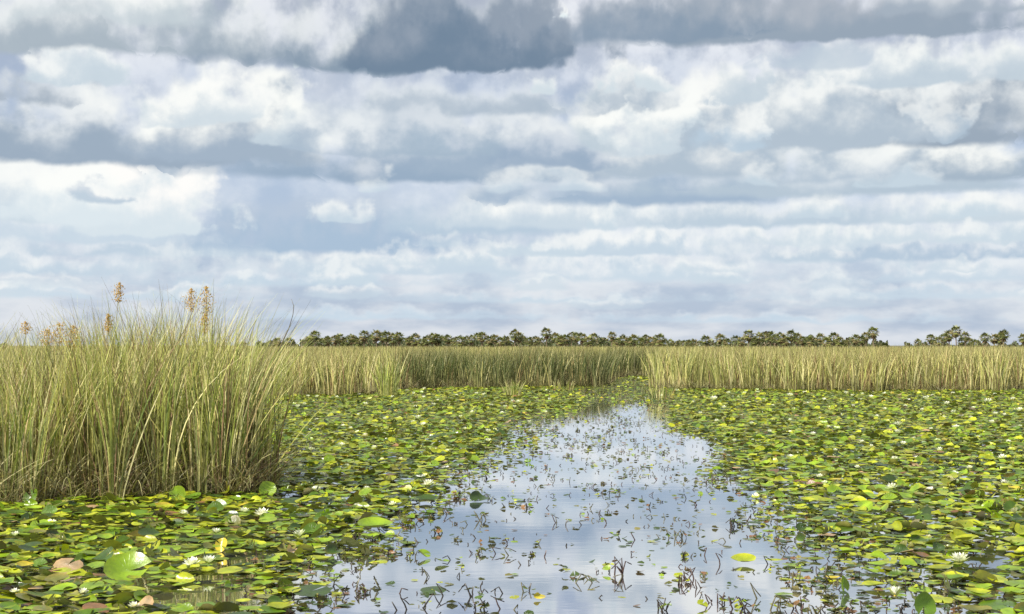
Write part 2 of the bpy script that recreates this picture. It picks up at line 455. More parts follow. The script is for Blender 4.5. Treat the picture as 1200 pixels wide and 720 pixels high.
GREEN = np.array([[.20, .24, .05], [.28, .31, .07], [.12, .17, .04], [.36, .36, .10], [.25, .28, .08]])
PAL_OLIVE = np.array([[.33, .37, .10], [.44, .44, .14], [.20, .23, .07], [.52, .50, .19], [.38, .40, .13]])
STRAW = np.array([[.54, .49, .20], [.62, .57, .28], [.38, .29, .14], [.22, .14, .08], [.60, .56, .30]])
CLOUD_SHADE = np.array([[.09, .125, .04], [.12, .155, .05], [.16, .18, .07], [.10, .12, .05], [.26, .26, .11]])  # reed colours darkened to carry the cloud shadow on the middle banks


def pick(P, n, jitter=0.22): return P[rng.integers(0, len(P), n)] * rng.uniform(1 - jitter, 1 + jitter, (n, 1)) * np.where(rng.uniform(0, 1, (n, 1)) < .22, .42, 1.0)


def tussocks(geo, cx, cy, hs, per, rad, wlo, whi, straw=0.35, seg=5, pal=GREEN, spread=0.35, tipbrown=0.0, z0=-0.03, face=0.9, wild=.10):
    n = len(cx) * per
    a = rng.uniform(0, TAU, n); r = rad * np.sqrt(rng.uniform(0, 1, n))
    X = np.repeat(cx, per) + r * np.cos(a); Y = np.repeat(cy, per) + r * np.sin(a)
    H = np.repeat(hs, per) * (0.62 + 0.42 * rng.beta(3.2, 1.6, n))
    out = (r / rad) * spread * rng.uniform(0.3, 1.3, n)
    lean = np.stack([np.cos(a) * out, np.sin(a) * out], 1) * H[:, None] * 0.6 + rng.normal(0, wild, (n, 2)) * H[:, None]
    lean[:, 0] += 0.02 * H
    wd = rng.uniform(wlo, whi, n)
    isst = rng.uniform(0, 1, n) < straw
    ct = np.where(isst[:, None], pick(STRAW, n), pick(pal, n))
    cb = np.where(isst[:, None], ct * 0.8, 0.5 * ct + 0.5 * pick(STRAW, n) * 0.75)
    tip = ct * (1 - tipbrown) + tipbrown * np.array([.42, .36, .17])
    blades(geo, X, Y, H, wd, lean, rng.uniform(1.2, 2.6, n), rng.uniform(0, 0.10, n), cb, ct, seg, tip, z0, rng.uniform(-face, face, n))


def bank(line, depth, per_m2, hmin, hmax, pal, straw, label, wlo=.012, whi=.030, tip=.5, name="reed_bank", face=0.7):
    g = Geo()
    pts = line_pts(line)
    xs = np.array([p[0] for p in pts]); ys = np.array([p[1] for p in pts])
    W = xs[-1] - xs[0]
    nt = int(W * depth * per_m2 / 14)
    cx = rng.uniform(xs[0], xs[-1], nt)
    dd = depth * rng.uniform(0, 1, nt) ** 1.5
    cy = np.interp(cx, xs, ys) + dd + 0.9 + 0.7 * np.sin(cx * 1.1 + 2 * np.sin(cx * .37)) + 0.6 * np.sin(cx * 2.9 + 1) + rng.normal(0, 0.3, nt)
    cx = cx * (1 + dd / cy.mean())
    hs = rng.uniform(hmin - .06, hmax + .05, nt) * (1 + 0.045 * np.sin(cx * 0.9 + 2 * np.sin(cx * .23)) + 0.03 * np.sin(cx * 2.3 + 1) + np.where(rng.uniform(0, 1, nt) < .08, .08, 0))
    pat = 0.5 + 0.5 * np.sin(cx * 0.55 + 2 * np.sin(cx * 0.21))      # patches more or less dry
    for sel, st in ((pat > 0.5, straw * 1.35), (pat <= 0.5, straw * 0.7)):
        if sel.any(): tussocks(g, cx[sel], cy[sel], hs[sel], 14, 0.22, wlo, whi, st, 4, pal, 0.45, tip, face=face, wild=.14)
    # low brown litter at the foot, only near the front
    n = int(W * 80)
    X = rng.uniform(xs[0], xs[-1], n); Y = np.interp(X, xs, ys) + 0.25 + np.abs(rng.normal(0, 0.45, n))
    c = pick(STRAW * 0.42, n)
    blades(g, X, Y, rng.uniform(.2, .6, n), rng.uniform(.01, .022, n), rng.normal(0, .32, (n, 2)), rng.uniform(1, 2, n), rng.uniform(0, .5, n), c * 0.6, c, 3)
    return link(name, g.mesh(name), M_BANK, kind="stuff", label=label, category="reeds")


bank(BANK_LEFT, 8, 62, 1.50, 1.66, PAL_OLIVE, .42, "bank of tall yellow-green reeds behind the left lily mat, left of the dark reeds")
bank(BANK_MID, 9, 70, 1.50, 1.66, CLOUD_SHADE, .14, "reed bank in the centre behind the lily mat, coloured dark for cloud shadow", tip=.35)
bank(BANK_GAP, 7, 80, 1.50, 1.66, CLOUD_SHADE, .12, "reeds closing off the far end of the channel, set back in the gap", tip=.35)
bank(BANK_RIGHT, 9, 62, 1.52, 1.70, PAL_OLIVE, .45, "long bank of pale tan and olive reeds filling the right side behind the lilies")
# the marsh runs on to the palms: only its tops show, level with the eye
g = Geo()
for d0, d1, n in ((58, 90, 15000), (90, 150, 12000), (150, 260, 9000), (260, 420, 7000)):
    Y = rng.uniform(d0, d1, n); X = rng.uniform(-.5, .5, n) * Y
    keep = ~((px_of(X, Y) > 690) & (px_of(X, Y) < 790) & (Y < 72))
    X, Y = X[keep], Y[keep]; n = len(X); k = Y / 60
    c = np.where((rng.uniform(0, 1, n) < .4)[:, None], pick(STRAW * .9, n), pick(PAL_OLIVE, n))
    tip = c * .5 + .5 * np.array([.42, .36, .17])
    blades(g, X, Y, rng.uniform(1.25, 1.72, n), .03 * k, rng.normal(0, .14, (n, 2)), np.full(n, 1.7), rng.uniform(0, .1, n), c * .8, c, 3, tip)
link("distant_reeds", g.mesh("distant_reeds"), M_BANK, kind="stuff", label="open reed marsh running back to the line of palms", category="reeds")


# ---- the near stand on the left
def top_px(px):      # row of the dense top of the stand
    return np.interp(px, [-300, 0, 60, 110, 150, 200, 235, 270, 300, 335], [398, 404, 398, 386, 380, 374, 372, 384, 396, 412])


def front_row(px): return np.interp(px, [-400, 0, 90, 230, 270, 320, 340], [592, 590, 587, 580, 582, 574, 566])


g = Geo()
cx, cy, hs = [], [], []
while len(cx) < 560:
    px = rng.uniform(-330, 310); dd = 7.0 * rng.uniform(0, 1) ** 1.35
    x, y = wpt(px, front_row(px)); y2 = y + dd; x2 = x * (y2 / y)
    if px_of(x2, y2) > 300 - dd * 7 and dd > 0.2: continue
    hh = CAM_Z + (HZ - top_px(px)) * y2 / F
    cx.append(x2); cy.append(y2 + 0.12); hs.append(hh * rng.uniform(.92, 1.26))
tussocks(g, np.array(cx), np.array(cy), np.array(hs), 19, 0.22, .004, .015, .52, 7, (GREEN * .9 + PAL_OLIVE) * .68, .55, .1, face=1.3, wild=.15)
# distinct clumps along the front
fx = np.array([10, 38, 68, 96, 134, 158, 196, 238, 262, 270, 292, 312])
p = [wpt(a, front_row(a) + 4 * math.sin(a * .9)) for a in fx]
tussocks(g, np.array([a for a, b in p]), np.array([b for a, b in p]), np.array([CAM_Z + (HZ - top_px(a)) * b / F for a, (q_, b) in zip(fx, p)]) * .95,
         26, 0.13, .009, .019, .40, 8, GREEN * 1.25, .5, .2)
# dead leaves low in the stand, bent over
n = 5200
px = rng.uniform(-300, 325, n); Y0 = wpt(0, 1)[1]
Y = 1.6 * F / (front_row(px) - HZ) + rng.uniform(0, 1, n) ** 1.8 * 3.2 - .22; X = (px - 600) * Y / F
c = pick(STRAW * .75, n)
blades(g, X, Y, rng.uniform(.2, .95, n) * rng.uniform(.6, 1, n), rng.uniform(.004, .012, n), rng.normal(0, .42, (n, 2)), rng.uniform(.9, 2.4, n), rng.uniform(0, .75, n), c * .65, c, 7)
# long leaves leaning across the others
n = 1900
px = rng.uniform(-300, 322, n)
Y = 1.6 * F / (front_row(px) - HZ) + rng.uniform(-.05, 2.5, n); X = (px - 600) * Y / F
c = np.where((rng.uniform(0, 1, n) < .6)[:, None], pick(STRAW, n), pick(GREEN * 1.3, n)); H = rng.uniform(.7, 1.7, n)
ln = np.stack([rng.normal(0, .38, n) * H, rng.normal(-.05, .12, n) * H], 1)
blades(g, X, Y, H, rng.uniform(.006, .016, n), ln, rng.uniform(1, 1.8, n), rng.uniform(0, .45, n), c * .75, c, 8, None, -.03, rng.uniform(-1.2, 1.2, n))
# thin wisps arching above the top
n = 330
px = rng.uniform(-260, 330, n); dd = rng.uniform(0.3, 4, n)
Y = 1.6 * F / (front_row(px) - HZ) + dd; X = (px - 600) * Y / F
H = CAM_Z + (HZ - top_px(px) + rng.uniform(5, 34, n)) * Y / F
c = pick(np.array([[.30, .26, .15], [.20, .19, .10], [.36, .32, .2], [.12, .10, .07]]), n)
blades(g, X, Y, H * 1.12, np.full(n, .0045), np.stack([rng.normal(.12, .42, n), rng.normal(0, .2, n)], 1), rng.uniform(3, 6, n), rng.uniform(.05, .22, n), c, c, 14)
link("sawgrass_stand", g.mesh("sawgrass_stand"), M_REED, kind="stuff", label="tall dense stand of green and straw sawgrass on the left, nearest to the camera", category="grass")


def tuft(px, py, h, n, rad, pal, label, straw=.4, loc_name="grass_tuft"):
    g = Geo(); x, y = wpt(px, py)
    tussocks(g, np.zeros(1), np.zeros(1), np.array([h]), n, rad, .012, .024, straw, 5, pal, .8, .2)
    return link(loc_name, g.mesh(loc_name), M_REED, loc=(x, y, 0), label=label, category="grass", group="single grass tufts among the lilies")


tuft(601, 466, .62, 60, .28, GREEN * 1.2, "small pale grass tuft alone among the lily pads before the shade-coloured reeds", .6)
tuft(455, 466, 1.35, 80, .3, GREEN * 1.35, "upright bright green reed clump at the right end of the left bank", .2)
tuft(660, 458, .45, 40, .4, GREEN, "low brown-green tuft at the head of the open channel", .5)
tuft(340, 466, .9, 60, .4, GREEN, "loose reed clump just right of the tall sawgrass stand", .5)
tuft(775, 468, .45, 50, .4, GREEN * 1.1, "low yellow-green tuft at the near corner of the right bank", .4)


# ---- rust-brown seed heads on stalks
def seed_stalk(px, ytop, dd, head_len, head_w, leanpx, label):
    yb = front_row(px)
    x, y = wpt(px, yb); k = (y + dd) / y
    x *= k; y += dd
    H = CAM_Z + (HZ - ytop) * y / F
    L = head_len * y / F; Wd = head_w * y / F
    tip = np.array([leanpx * y / F, 0, H]); base = np.array([0, 0, -.02])
    mid = np.array([0.15 * tip[0], 0, H * .55])
    P_ = [base * (1 - t) ** 2 + 2 * mid * t * (1 - t) + tip * t * t for t in np.linspace(0, 1, 12)]
    root = link("seed_stalk", None, loc=(x, y, 0), label=label, category="reed", group="seed heads above the sawgrass stand")
    g = Geo(); tube(g, P_, np.linspace(.006, .0025, 12), (.30, .27, .10), 4)
    link("stalk", g.mesh("stalk"), M_REED, root)
    g = Geo(); ax = P_[-1] - P_[-4]; ax /= np.linalg.norm(ax)
    m = int(150 * head_len / 22)
    for _ in range(m * 2):
        u = rng.uniform(0, 1); prof = math.sin(math.pi * min(1, u * .9 + .12)) ** .6
        c0 = tip - ax * L * (1 - u) + np.array([rng.normal(0, .36), rng.normal(0, .36), rng.normal(0, .22)]) * Wd * prof
        s_ = rng.uniform(.004, .009); d_ = rng.normal(0, 1, 3) + np.array([0, 0, .8]); d_ /= np.linalg.norm(d_)
        sd_ = np.cross(d_, rng.normal(0, 1, 3)); sd_ /= np.linalg.norm(sd_)
        tv = np.cross(d_, sd_)
        cc = np.array([[.56, .36, .09], [.62, .44, .14], [.38, .22, .07]])[rng.integers(0, 3)]
        g.add([c0 - d_ * s_ * 1.5, c0 + sd_ * s_ * .6, c0 + tv * s_ * .6, c0 - sd_ * s_ * .6, c0 - tv * s_ * .6, c0 + d_ * s_ * 1.5],
              np.array([[0, 2, 1], [0, 3, 2], [0, 4, 3], [0, 1, 4], [5, 1, 2], [5, 2, 3], [5, 3, 4], [5, 4, 1]]), cc)
    link("seed_head", g.mesh("seed_head"), M_SEED, root, kind="stuff")


seed_stalk(128, 331, .8, 23, 9, 12, "tallest rust-brown seed head, leaning right on the left half of the stand")
seed_stalk(222, 338, 1.0, 26, 11, 2, "left one of the two close brown seed heads above the sawgrass")
seed_stalk(246, 335, 1.1, 34, 12, -5, "right one of the two close brown seed heads above the sawgrass")
seed_stalk(124, 368, .9, 20, 7, 3, "small faint brown seed head just below the tallest one")
seed_stalk(28, 378, .7, 12, 10, 2, "small round brown seed head near the left edge of the photo")
seed_stalk(53, 386, .9, 18, 14, 2, "left part-hidden orange-brown seed head low in the sawgrass")
seed_stalk(70, 379, .8, 24, 18, 0, "bushy orange-brown seed head, middle of the low trio on the left")
seed_stalk(83, 382, .9, 26, 16, 3, "right bushy orange-brown seed head of the low trio on the left")
seed_stalk(240, 368, 1.0, 22, 10, 0, "loose brown seed head under the pair at the stand's highest part")
# the single dark dry stem leaning out on the right
gx, gy = wpt(322, 570)
g = Geo(); sc2 = gy / F
pp = [(0, 0, 0)] + [((a - 322) * sc2, .05, CAM_Z + (HZ - b) * sc2) for a, b in ((310, 430), (322, 405), (331, 385), (336, 368), (337, 358), (334, 349))]
tube(g, pp, [.006, .005, .005, .0045, .004, .004, .002], (.10, .08, .05), 5)
link("dry_stem", g.mesh("dry_stem"), M_STEM, loc=(gx, gy + .4, 0), label="single dark dry stem standing out above the right end of the stand", category="stem")


# ============================================================ palms on the horizon
def palm_meshes(seed):
    r_ = np.random.default_rng(seed)
    g = Geo(); gd = Geo()
    R0 = 1.0
    nf = 34
    for i in range(nf + 12):
        dead = i >= nf
        phi = i * 2.39996 + r_.uniform(-.3, .3)
        el_ = r_.uniform(-1.35, -.9) if dead else math.asin(np.clip(1 - 1.75 * (i + .5) / nf, -1, 1)) + r_.uniform(-.12, .12)
        el_ = max(el_, -1.3)
        dr = np.array([math.cos(phi) * math.cos(el_), math.sin(phi) * math.cos(el_), math.sin(el_)])
        side = np.array([-math.sin(phi), math.cos(phi), 0.0])
        nrm = np.cross(side, dr)
        Lp = r_.uniform(.75, 1.05) * (.8 if dead else 1); base = np.zeros(3) + (np.array([0, 0, -.25]) if dead else 0)
        cen = base + dr * Lp + np.array([0, 0, -.10 * Lp])
        cc = np.array([.26, .18, .10]) * r_.uniform(.7, 1.1) if dead else \
            np.array([[.12, .14, .04], [.165, .18, .05], [.085, .10, .035], [.23, .19, .09]])[r_.integers(0, 4)] * r_.uniform(.85, 1.15)
        tgt = gd if dead else g
        tgt.add([base - side * .02, base + side * .02, cen + side * .02, cen - side * .02], np.array([[0, 1, 2, 3]]), cc * .9)
        ns = 11; Ls = r_.uniform(.75, 1.0) * (.7 if dead else 1)
        for k in range(ns):
            a = (k / (ns - 1) - .5) * 3.6
            sdir = dr * math.cos(a) + side * math.sin(a)
            sdir2 = sdir + np.array([0, 0, -.75 - .3 * abs(a) / 1.8])
            sdir2 /= np.linalg.norm(sdir2)
            p0 = cen; p1 = cen + sdir * Ls * .55 * (1 - .15 * abs(a)); p2 = p1 + sdir2 * Ls * .45
            wv = np.cross(sdir, nrm); wv /= np.linalg.norm(wv) + 1e-9
            ws = .075
            tgt.add([p0, p1 - wv * ws, p1 + wv * ws, p2], np.array([[0, 1, 2], [1, 3, 2]]), cc * r_.uniform(.85, 1.15))
    return g.mesh("crown"), gd.mesh("dead_fronds")


PALMS = [palm_meshes(100 + i) for i in range(7)]


def trunk_mesh(h, seed):
    r_ = np.random.default_rng(seed); g = Geo()
    b = r_.uniform(-.06, .06, 2) * h
    pts = [(b[0] * (1 - t) ** 2, b[1] * (1 - t) ** 2, -h + h * t) for t in np.linspace(0, 1, 9)]
    rad = [.24, .19, .17, .17, .17, .18, .19, .23, .16]
    tube(g, pts, rad, (.17, .14, .11), 8, (.22, .16, .10))
    for i in range(14):          # old leaf bases clasping the upper trunk
        a = i * 2.4; z = -.25 - i * .09
        d_ = np.array([math.cos(a), math.sin(a), 0])
        s_ = np.array([-d_[1], d_[0], 0])
        c0 = d_ * .17 + np.array([0, 0, z])
        g.add([c0 - s_ * .06, c0 + s_ * .06, c0 + d_ * .22 + np.array([0, 0, .28])], np.array([[0, 1, 2]]), (.24, .17, .10))
    return g.mesh("trunk")


TRUNKS = {}
# centre x and top row of every palm crown that can be told apart
PALM_LIST = [(316, 398), (325, 394), (339, 394), (285, 398), (362, 392), (369, 385.5), (377, 394), (384, 392), (393, 391), (398, 389), (406, 392), (412, 390),
    (420, 393), (427, 385), (434, 390), (441, 385), (448, 388), (453, 386), (461, 389), (467, 387), (472, 394), (480, 392), (487, 389), (494, 395), (500, 391), (507, 388.5),
    (512, 388.5), (519, 392), (525, 390), (532, 394), (538, 391), (546, 392), (553, 391), (560, 388), (565, 387), (573, 391), (580, 390), (587, 393), (593, 392), (603, 384.5),
    (608, 387), (613, 392), (620, 393), (627, 392), (634, 394), (640, 382), (646, 393), (651, 388), (657, 391), (663, 389), (670, 387.5), (676, 388), (682, 388),
    (690, 391), (696, 388.5), (703, 394), (709, 393), (717, 387), (723, 394), (730, 391), (737, 393), (743, 389.5), (751, 394), (757, 390), (764, 392), (773, 389),
    (779, 396), (786, 396), (795, 397), (801, 397), (807, 396), (813, 396), (820, 397), (827, 391), (833, 396), (844, 389), (852, 395), (862, 391), (869, 393), (877, 384.5),
    (884, 394), (890, 388), (897, 386), (903, 386), (909, 389), (915, 388), (920, 392), (927, 385), (934, 388), (940, 392), (948, 392), (955, 394), (961, 389), (969, 393),
    (977, 387.5), (984, 393), (991, 396), (1003, 390), (1010, 392), (1015, 387), (1023, 381.5), (1036, 399), (1076, 396), (1091, 389.5), (1100, 393), (1107, 388), (1112, 385), (1120, 380),
    (1127, 394), (1131, 387), (1136, 394), (1143, 396), (1154, 388), (1165, 389), (1172, 388), (1176, 384.5), (1199, 389),
    (5, 400), (245, 398), (-60, 392), (-110, 389), (-150, 394), (1240, 388), (1262, 391), (1290, 385), (1330, 390)]
PALM_LIST.sort()
ORD = ["first", "second", "third", "fourth", "fifth", "sixth", "seventh", "eighth", "ninth", "tenth", "eleventh", "twelfth", "thirteenth", "fourteenth",
       "fifteenth", "sixteenth", "seventeenth", "eighteenth", "nineteenth", "twentieth"]
pr = np.random.default_rng(21)
PSEG = [(-999, 349, "far left beside the sawgrass"), (349, 430, "row above left reeds"), (430, 515, "row above leftmost shade-coloured reeds"),
        (515, 600, "row above middle shade-coloured reeds"), (600, 690, "row in the photo's centre"), (690, 780, "row above channel gap"),
        (780, 870, "low row past the gap"), (870, 945, "thick clump above right bank"), (945, 1045, "row before the wide break"),
        (1045, 1148, "clump right of the break"), (1148, 1999, "row at right edge")]
seg_count = {}
for i, (px, yt) in enumerate(PALM_LIST):
    tall = yt < 386.5
    low = yt > 393.5
    D = pr.uniform(400, 560) if not low else pr.uniform(430, 620)
    ztop = CAM_Z + (HZ - yt) * D / F
    s_ = (1.08 if tall else pr.uniform(.86, 1.2)) * (.9 if low else 1) * D / 480
    rc = 2.3 * s_
    zc = max(ztop - rc * .95, .9)
    sk = min(range(len(PSEG)), key=lambda k: 0 if PSEG[k][0] <= px < PSEG[k][1] else 1)
    n_ = seg_count.get(sk, 0); seg_count[sk] = n_ + 1
    how = "tall cabbage palm" if tall else "low cabbage palm" if low else "mid-height cabbage palm"
    root = link("cabbage_palm", None, loc=((px - 600) * D / F, D, 0), label="%s, %s from left in the %s" % (how, ORD[n_], PSEG[sk][2]), category="palm tree",
                group="cabbage palms along the horizon")
    cm, dm = PALMS[i % 7]
    ang = pr.uniform(0, TAU)
    for nm, me_ in (("crown", cm), ("dead_fronds", dm)):
        o = link(nm, me_, M_PALM, root, (0, 0, zc), ang); o.scale = (rc / 1.7, rc / 1.7, rc / 1.7 * pr.uniform(.9, 1.05))
    hk = round(zc * 2) / 2
    if hk not in TRUNKS: TRUNKS[hk] = trunk_mesh(hk, int(hk * 10))
    o = link("trunk", TRUNKS[hk], M_BARK, root, (0, 0, zc - .1), ang); o.scale = (s_, s_, (zc + .1) / hk)

# dark scrub filling in under the crowns
g = Geo()
for (a, b, top, dens) in ((300, 350, 399, 1), (352, 480, 395, 1.5), (480, 610, 396, 1.6), (610, 775, 396.5, 1.3), (775, 870, 399.5, 1.4), (870, 960, 394, 1.8), (960, 1040, 397, 1.3), (1060, 1200, 400.5, .8), (1200, 1400, 397, 1), (-300, 0, 398, 1)):
    n = int((b - a) * 42 * dens)
    px = pr.uniform(a, b, n); D = pr.uniform(520, 640, n)
    lump = .62 + .38 * np.sin(px * .37 + 2 * np.sin(px * .11)) * np.sin(px * .13 + 1)
    H = (CAM_Z + (HZ - top) * D / F) * np.clip(lump + pr.uniform(-.15, .2, n), .3, 1.1)
    z = H * pr.uniform(0.15, 1, n) ** .7
    cen = np.stack([(px - 600) * D / F, D, z], 1)
    d1 = pr.normal(0, 1, (n, 3)); d1 /= np.linalg.norm(d1, axis=1)[:, None]
    d2 = np.cross(d1, pr.normal(0, 1, (n, 3))); d2 /= np.linalg.norm(d2, axis=1)[:, None]
    sz = pr.uniform(.3, .75, (n, 1))
    V = np.stack([cen - d1 * sz, cen + d2 * sz * .5, cen + d1 * sz, cen - d2 * sz * .5], 1).reshape(-1, 3)
    b0 = np.arange(n) * 4
    cc = np.array([[.07, .09, .035], [.10, .115, .045], [.15, .12, .07], [.05, .07, .03]])[pr.integers(0, 4, n)]
    g.add(V, np.stack([b0, b0 + 1, b0 + 2, b0 + 3], 1), np.repeat(cc, 4, 0))
link("palm_understory", g.mesh("palm_understory"), M_PALM, kind="stuff", label="dark scrub filled in beneath the palm crowns along the horizon", category="shrubs")


# ============================================================ lily pads
def pad_shape(n=14, rings=(.5, 1.0), kind="flat", r_=rng):
    """unit pad in its own frame: returns V, F(list), polar"""
    notch = r_.uniform(.08, .22)
    th = np.linspace(notch, TAU - notch, n)
    V = [np.zeros(3) + np.array([.06, 0, 0])]; ph = r_.uniform(0, TAU); ph2 = r_.uniform(0, TAU)
    cup = {"flat": r_.uniform(-.03, .05), "cupped": r_.uniform(.14, .3), "domed": -r_.uniform(.08, .2)}.get(kind, .05)
    wa = r_.uniform(.01, .05) if kind == "flat" else r_.uniform(.03, .08)
    kk = r_.integers(2, 5); oval = r_.uniform(.88, 1.0)
    for rr in rings:
        for t in th:
            rad = rr * (1 + (.03 * math.sin(5 * t + ph2) + .02 * math.sin(9 * t)) * rr)
            V.append(np.array([rad * math.cos(t), oval * rad * math.sin(t), cup * rr ** 2 + wa * rr ** 2 * math.sin(kk * t + ph)]))
    V = np.array(V)
    pol = V.copy(); pol[:, 2] = 0
    if kind in ("folded", "curled", "upturned"):
        c0, lim = {"folded": (r_.uniform(-.1, .3), r_.uniform(1.1, 2.3)), "curled": (r_.uniform(.2, .5), r_.uniform(1.0, 2.2)), "upturned": (-.35, r_.uniform(.6, 1.1))}[kind]
        a = r_.uniform(0, TAU); ca, sa = math.cos(a), math.sin(a)
        u = V[:, 0] * ca + V[:, 1] * sa; v = -V[:, 0] * sa + V[:, 1] * ca
        e = np.maximum(u - c0, 0); rad = .28 if kind != "upturned" else .5
        ang = np.minimum(e / rad, lim); rest = e - ang * rad
        u2 = np.where(u > c0, c0 + rad * np.sin(ang) + rest * np.cos(ang), u)
        z2 = V[:, 2] + np.where(u > c0, rad * (1 - np.cos(ang)) + rest * np.sin(ang), 0)
        V = np.stack([u2 * ca - v * sa, u2 * sa + v * ca, z2], 1)
    tri = np.array([[0, 1 + k, 2 + k] for k in range(n - 1)])
    Fs = [tri]
    for q_ in range(len(rings) - 1):
        o = 1 + q_ * n
        Fs.append(np.array([[o + k, o + n + k, o + n + k + 1, o + k + 1] for k in range(n - 1)]))
    return V, Fs, pol


VAR = {}
vr = np.random.default_rng(3)
for kd, cnt in (("flat", 10), ("cupped", 8), ("domed", 5), ("folded", 8), ("curled", 8), ("upturned", 6)):
    VAR[kd] = ([pad_shape(15, (.35, .7, 1.0), kd, vr) for _ in range(cnt)], [pad_shape(9, (.55, 1.0), kd, vr) for _ in range(cnt)], [pad_shape(7, (1.0,), kd, vr) for _ in range(cnt)])

PADC = {"bright green": (.165, .270, .012), "yellow-green": (.275, .330, .014), "mid green": (.075, .145, .010), "dark green": (.032, .065, .010), "yellow": (.42, .36, .03),
        "brown": (.16, .085, .035), "tan": (.36, .26, .15), "olive": (.15, .16, .035)}
PCN = list(PADC); PW = np.array([.32, .34, .13, .14, .010, .014, .005, .04]); PW = PW / PW.sum()
KN = ["flat", "cupped", "domed", "folded", "curled", "upturned"]; KW = np.array([.38, .25, .14, .06, .13, .04]); KW /= KW.sum()


def smooth(a, b, x): t = np.clip((x - a) / (b - a), 0, 1); return t * t * (3 - 2 * t)


RY = [440, 458, 475, 490, 520, 560, 600, 640, 680, 720, 800]
XL = [700, 625, 640, 600, 530, 455, 405, 362, 335, 305, 280]
XSL = [735, 712, 703, 692, 660, 610, 560, 500, 440, 402, 380]
XSR = [745, 740, 752, 770, 795, 812, 826, 842, 862, 890, 940]
XR = [770, 795, 792, 822, 862, 920, 995, 1085, 1185, 1270, 1450]


def rho(px, py):
    l0, l1, r0, r1 = (np.interp(py, RY, k) for k in (XL, XSL, XSR, XR))
    wob = 14 * np.sin(py * .11) + 10 * np.sin(px * .07 + py * .05)
    a = smooth(l1 + wob, l0 + wob, px); b = smooth(r0 + wob, r1 + wob, px)
    d = np.maximum(a, b) ** 1.25
    d = np.where((px > 800) & (py > 560), d * np.interp(py, [560, 640, 720], [1, .84, .66]), d)
    d = np.where(py < 474, np.maximum(d, .30), d)
    # holes of open water in the left mat at the bottom
    for hx, hy, hrx, hry in ((262, 700, 70, 26), (395, 690, 50, 40), (300, 655, 34, 12), (215, 700, 40, 12)):
        d = d * (1 - .82 * np.exp(-((px - hx) / hrx) ** 2 - ((py - hy) / hry) ** 2))
    return np.clip(d, 0, 1)


def bank_y(px):
    o = np.full_like(px, 60.0)
    for L in (BANK_LEFT, BANK_MID, BANK_GAP, BANK_RIGHT):
        xs = [a for a, b in L]; m = (px >= xs[0]) & (px <= xs[-1])
        o = np.where(m, CAM_Z * F / (np.interp(px, xs, [b for a, b in L]) - HZ), o)
    return o


cell = .105
ys = np.arange(7.2, 71, cell)
px_, py_l = [], []
XX, YY = [], []
for y in ys:
    hw = .365 * y + 1.6
    x = np.arange(-hw, hw, cell)
    XX.append(x + rng.uniform(-.5, .5, len(x)) * cell * 1.1); YY.append(y + rng.uniform(-.5, .5, len(x)) * cell * 1.1)
XX = np.concatenate(XX); YY = np.concatenate(YY)
PX = px_of(XX, YY); PY = py_of(YY)
keep = rng.uniform(0, 1, len(XX)) < rho(PX, PY)
keep &= YY < bank_y(PX) + 1.0
fr = 1.6 * F / (front_row(PX) - HZ)
keep &= ~((PX < 318) & (YY > fr + 1.6) & (YY < fr + 7))
keep &= rng.uniform(0, 1, len(XX)) < np.where(YY > 28, .86, 1)
XX, YY, PX, PY = XX[keep], YY[keep], PX[keep], PY[keep]
N = len(XX)
dens = rho(PX, PY)
RAD = rng.uniform(.046, .098, N) * np.where(dens < .5, np.where(PX > 800, rng.uniform(.5, 1.0, N), rng.uniform(.4, .95, N)), 1.0)
KI = rng.choice(len(KN), N, p=KW); CI = rng.choice(len(PCN), N, p=PW)
YAW = rng.uniform(0, TAU, N)
TILT = np.abs(rng.normal(0, 1, N)) * np.where(YY < 17, .14, .10) * (.3 + .7 * dens)
TDIR = rng.uniform(0, TAU, N)
Z = .006 + rng.uniform(0, .055, N) * dens + RAD * TILT * .6
VI = rng.integers(0, 1000, N)
CV = np.array([PADC[c] for c in PCN])


def rot_tilt(V, yaw, tilt, tdir):
    c, s = math.cos(yaw), math.sin(yaw)
    V = V @ np.array([[c, s, 0], [-s, c, 0], [0, 0, 1]])
    ax = np.array([math.cos(tdir), math.sin(tdir), 0]); ct_, st_ = math.cos(tilt), math.sin(tilt)
    return V * ct_ + np.cross(np.tile(ax, (len(V), 1)), V) * st_ + np.outer(V @ ax, ax) * (1 - ct_)


def one_pad(kind, lod, vi, rad, yaw, tilt, tdir, colr, cr):
    V, Fs, pol = VAR[kind][lod][vi % len(VAR[kind][lod])]
    W_ = rot_tilt(V * rad, yaw, tilt, tdir)
    r2 = np.clip(np.hypot(pol[:, 0], pol[:, 1]), 0, 1)
    rimc = cr[0]; base = np.array(colr) * cr[1]
    rim = base * np.array([1.15, 1.0, .8]) if rimc < .75 else base * .75 + np.array([.10, .055, .01])
    C = base[None] * (1 - r2[:, None] ** 4) + rim[None] * r2[:, None] ** 4
    sec = np.sin(np.arctan2(pol[:, 1], pol[:, 0]) * 2 + cr[0] * 20) * .10 + 1
    return W_, Fs, C * sec[:, None], pol


CR = np.stack([rng.uniform(0, 1, N), rng.uniform(.75, 1.3, N)], 1)

